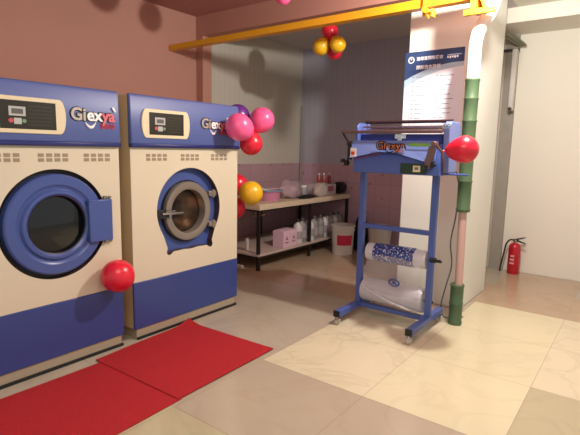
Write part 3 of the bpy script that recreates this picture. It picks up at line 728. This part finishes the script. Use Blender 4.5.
# buckets
def bucket(label, loc, red):
    t = thing('bucket', label, 'bucket', loc, 'white buckets by the back wall')
    B().lathe([(0,0),(.145,0),(.168,.40),(.178,.40),(.178,.425),(.16,.425),(.14,.012),(0,.012)], (0,0,0), n=40).build('pail', M['bucket'], t)
    B().lathe([(.165,.345),(.173,.348),(.173,.358),(.167,.36)], (0,0,0), n=40).build('rib', M['bucket'], t)
    if red:
        b = B(); n_ = 14
        for z0_, z1_, m_ in ((.14, .29, 0),):
            for k in range(n_):
                a0 = -PI/2+.55-(-.2)+(-.75+1.5*k/n_); a1 = -PI/2+.55+.2+(-.75+1.5*(k+1)/n_)
                v = [b.b.verts.new((r*math.cos(a), r*math.sin(a), z)) for a, z, r in ((a0,z0_,.155),(a1,z0_,.155),(a1,z1_,.1635),(a0,z1_,.1635))]
                b.face(v)
        b.build('label_sticker', M['labelred'], t)
    return t
bucket('white bucket with a red label standing at the end of the table', (-3.44, 5.91, 0), True)
bucket('plain white bucket against the tiled back wall, seen through the packing machine', (-3.0, 6.22, 0), False)
blob('rubbish_bag', 'black plastic bag slumped behind the red-labelled bucket', 'bag', mat('bag_black', (20, 16, 22), .35, bump=.6, nscale=18), (-3.36, 6.3, 0), (.12, .12, .30), 11, amp=.15)

# ---------------------------------------------------------------- far wall things
ex = thing('fire_extinguisher', 'red fire extinguisher standing on the floor by the back wall', 'fire extinguisher', (-1.21, 6.36, 0))
B().lathe([(0,0),(.066,0),(.07,.008),(.07,.33),(.062,.365),(.035,.39),(.02,.395),(0,.395)], (0,0,0), n=32).build('cylinder', M['exred'], ex)
b = B()
for k in range(3): b.box(-.035+.004*k, .015, -.0715, -.0695, .13+k*.045, .155+k*.045)
b.build('label_print', mat('print_pale', (210, 150, 150), .5), ex)
B().lathe([(0,.39),(.024,.39),(.024,.43),(.014,.44),(0,.44)], (0,0,0), n=18).build('valve_head', M['steel'], ex)
b = B(); b.prism([(-.03,.435),(.10,.475),(.12,.47),(.02,.43)], 'y', -.011, .011); b.prism([(-.02,.425),(.03,.43),(.12,.40),(.115,.392),(.02,.412)], 'y', -.011, .011); b.build('squeeze_handle', M['black'], ex)
B().tube(smoothpts([(-.02,0,.425),(-.06,-.01,.425),(-.10,-.01,.37),(-.12,-.02,.24),(-.14,-.03,.10),(-.15,-.03,.015)]), [.010]*36+[.013], 10).build('hose', M['black'], ex)

gr = thing('metal_guide_rail', 'worn metal rail bolted down the wall in the gap right of the pillar', 'rail', (-1.42, 6.40, 2.0))
og = (-1.42, 6.40, 2.0)
B().box(-1.43, -1.37, 6.33, 6.40, 2.02, 2.75).build('rail', mat('rail_metal', (190, 184, 176), .45, metal=.4), gr, bevel=.006, origin=og)
B().cyl((-1.40, 6.29, 2.04), (-1.40, 6.34, 2.04), .02, 12).build('bolt', M['dark'], gr, origin=og)
gt = thing('ceiling_slats', 'greenish slatted panel in the gap between pillar and back beam', 'panel', (-1.42, 6.0, 2.8))
og = (-1.42, 6.0, 2.8)
b = B()
for k in range(3): b.tube([(-1.56+.07*k, 5.95, 2.90), (-1.36+.03*k, 6.40, 2.79)], .014, 6)
b.build('slat', mat('slat_olive', (120, 116, 96), .6), gt, origin=og)
B().box(-1.6, -1.36, 6.38, 6.40, 2.735, 2.76).build('edge_bar', M['dark'], gt, origin=og)
tag(B().tube([(-4.63,6.47,2.2),(-4.63,6.47,1.5),(-4.63,6.47,.83)], .014, 10).build('corner_conduit', M['strip']), 'thin pale conduit in the alcove corner above the table', 'conduit')

# ---------------------------------------------------------------- light
def light(name, kind, loc, energy, col, size=.1, rot=None, sy=None):
    l = bpy.data.lights.new(name, kind); l.energy = energy; l.color = col
    if kind == 'POINT': l.shadow_soft_size = size
    if kind == 'AREA':
        l.size = size
        if sy: l.shape = 'RECTANGLE'; l.size_y = sy
    o = bpy.data.objects.new(name, l); C.objects.link(o); o.location = loc
    if rot: o.rotation_euler = rot
    return o
light('ceiling_bulb', 'POINT', (-.88, 3.56, 2.79), 160, (1, .97, .90), .04)
light('front_room_fill', 'AREA', (-.6, .6, 3.05), 40, (1, .94, .86), 1.6, sy=1.6)  # soft fill light added to lift the room, not a real fixture
w = bpy.data.worlds.new('world'); S.world = w; w.use_nodes = True
bg = w.node_tree.nodes['Background']; bg.inputs[0].default_value = (.88, .88, .86, 1); bg.inputs[1].default_value = .5

# ---------------------------------------------------------------- camera
f = 471.5; yw, p, r = -.6411528, .14443594, .02113781
fw = Vector((math.sin(yw)*math.cos(p), math.cos(yw)*math.cos(p), -math.sin(p)))
rt = Vector((math.cos(yw), -math.sin(yw), 0)); up = rt.cross(fw)
R_ = rt*math.cos(r)+up*math.sin(r); U_ = -rt*math.sin(r)+up*math.cos(r)
cam = bpy.data.cameras.new('camera'); co = bpy.data.objects.new('camera', cam); C.objects.link(co)
mw = Matrix((R_, U_, -fw)).transposed().to_4x4(); mw.translation = Vector((0, 0, 1.5)); co.matrix_world = mw
cam.sensor_width = 36; cam.lens = f*36/580; cam.clip_start = .05
S.camera = co
S.view_settings.view_transform = 'Standard'; S.view_settings.look = 'None'; S.view_settings.gamma = 1; S.view_settings.use_curve_mapping = False
S.view_settings.exposure = .42
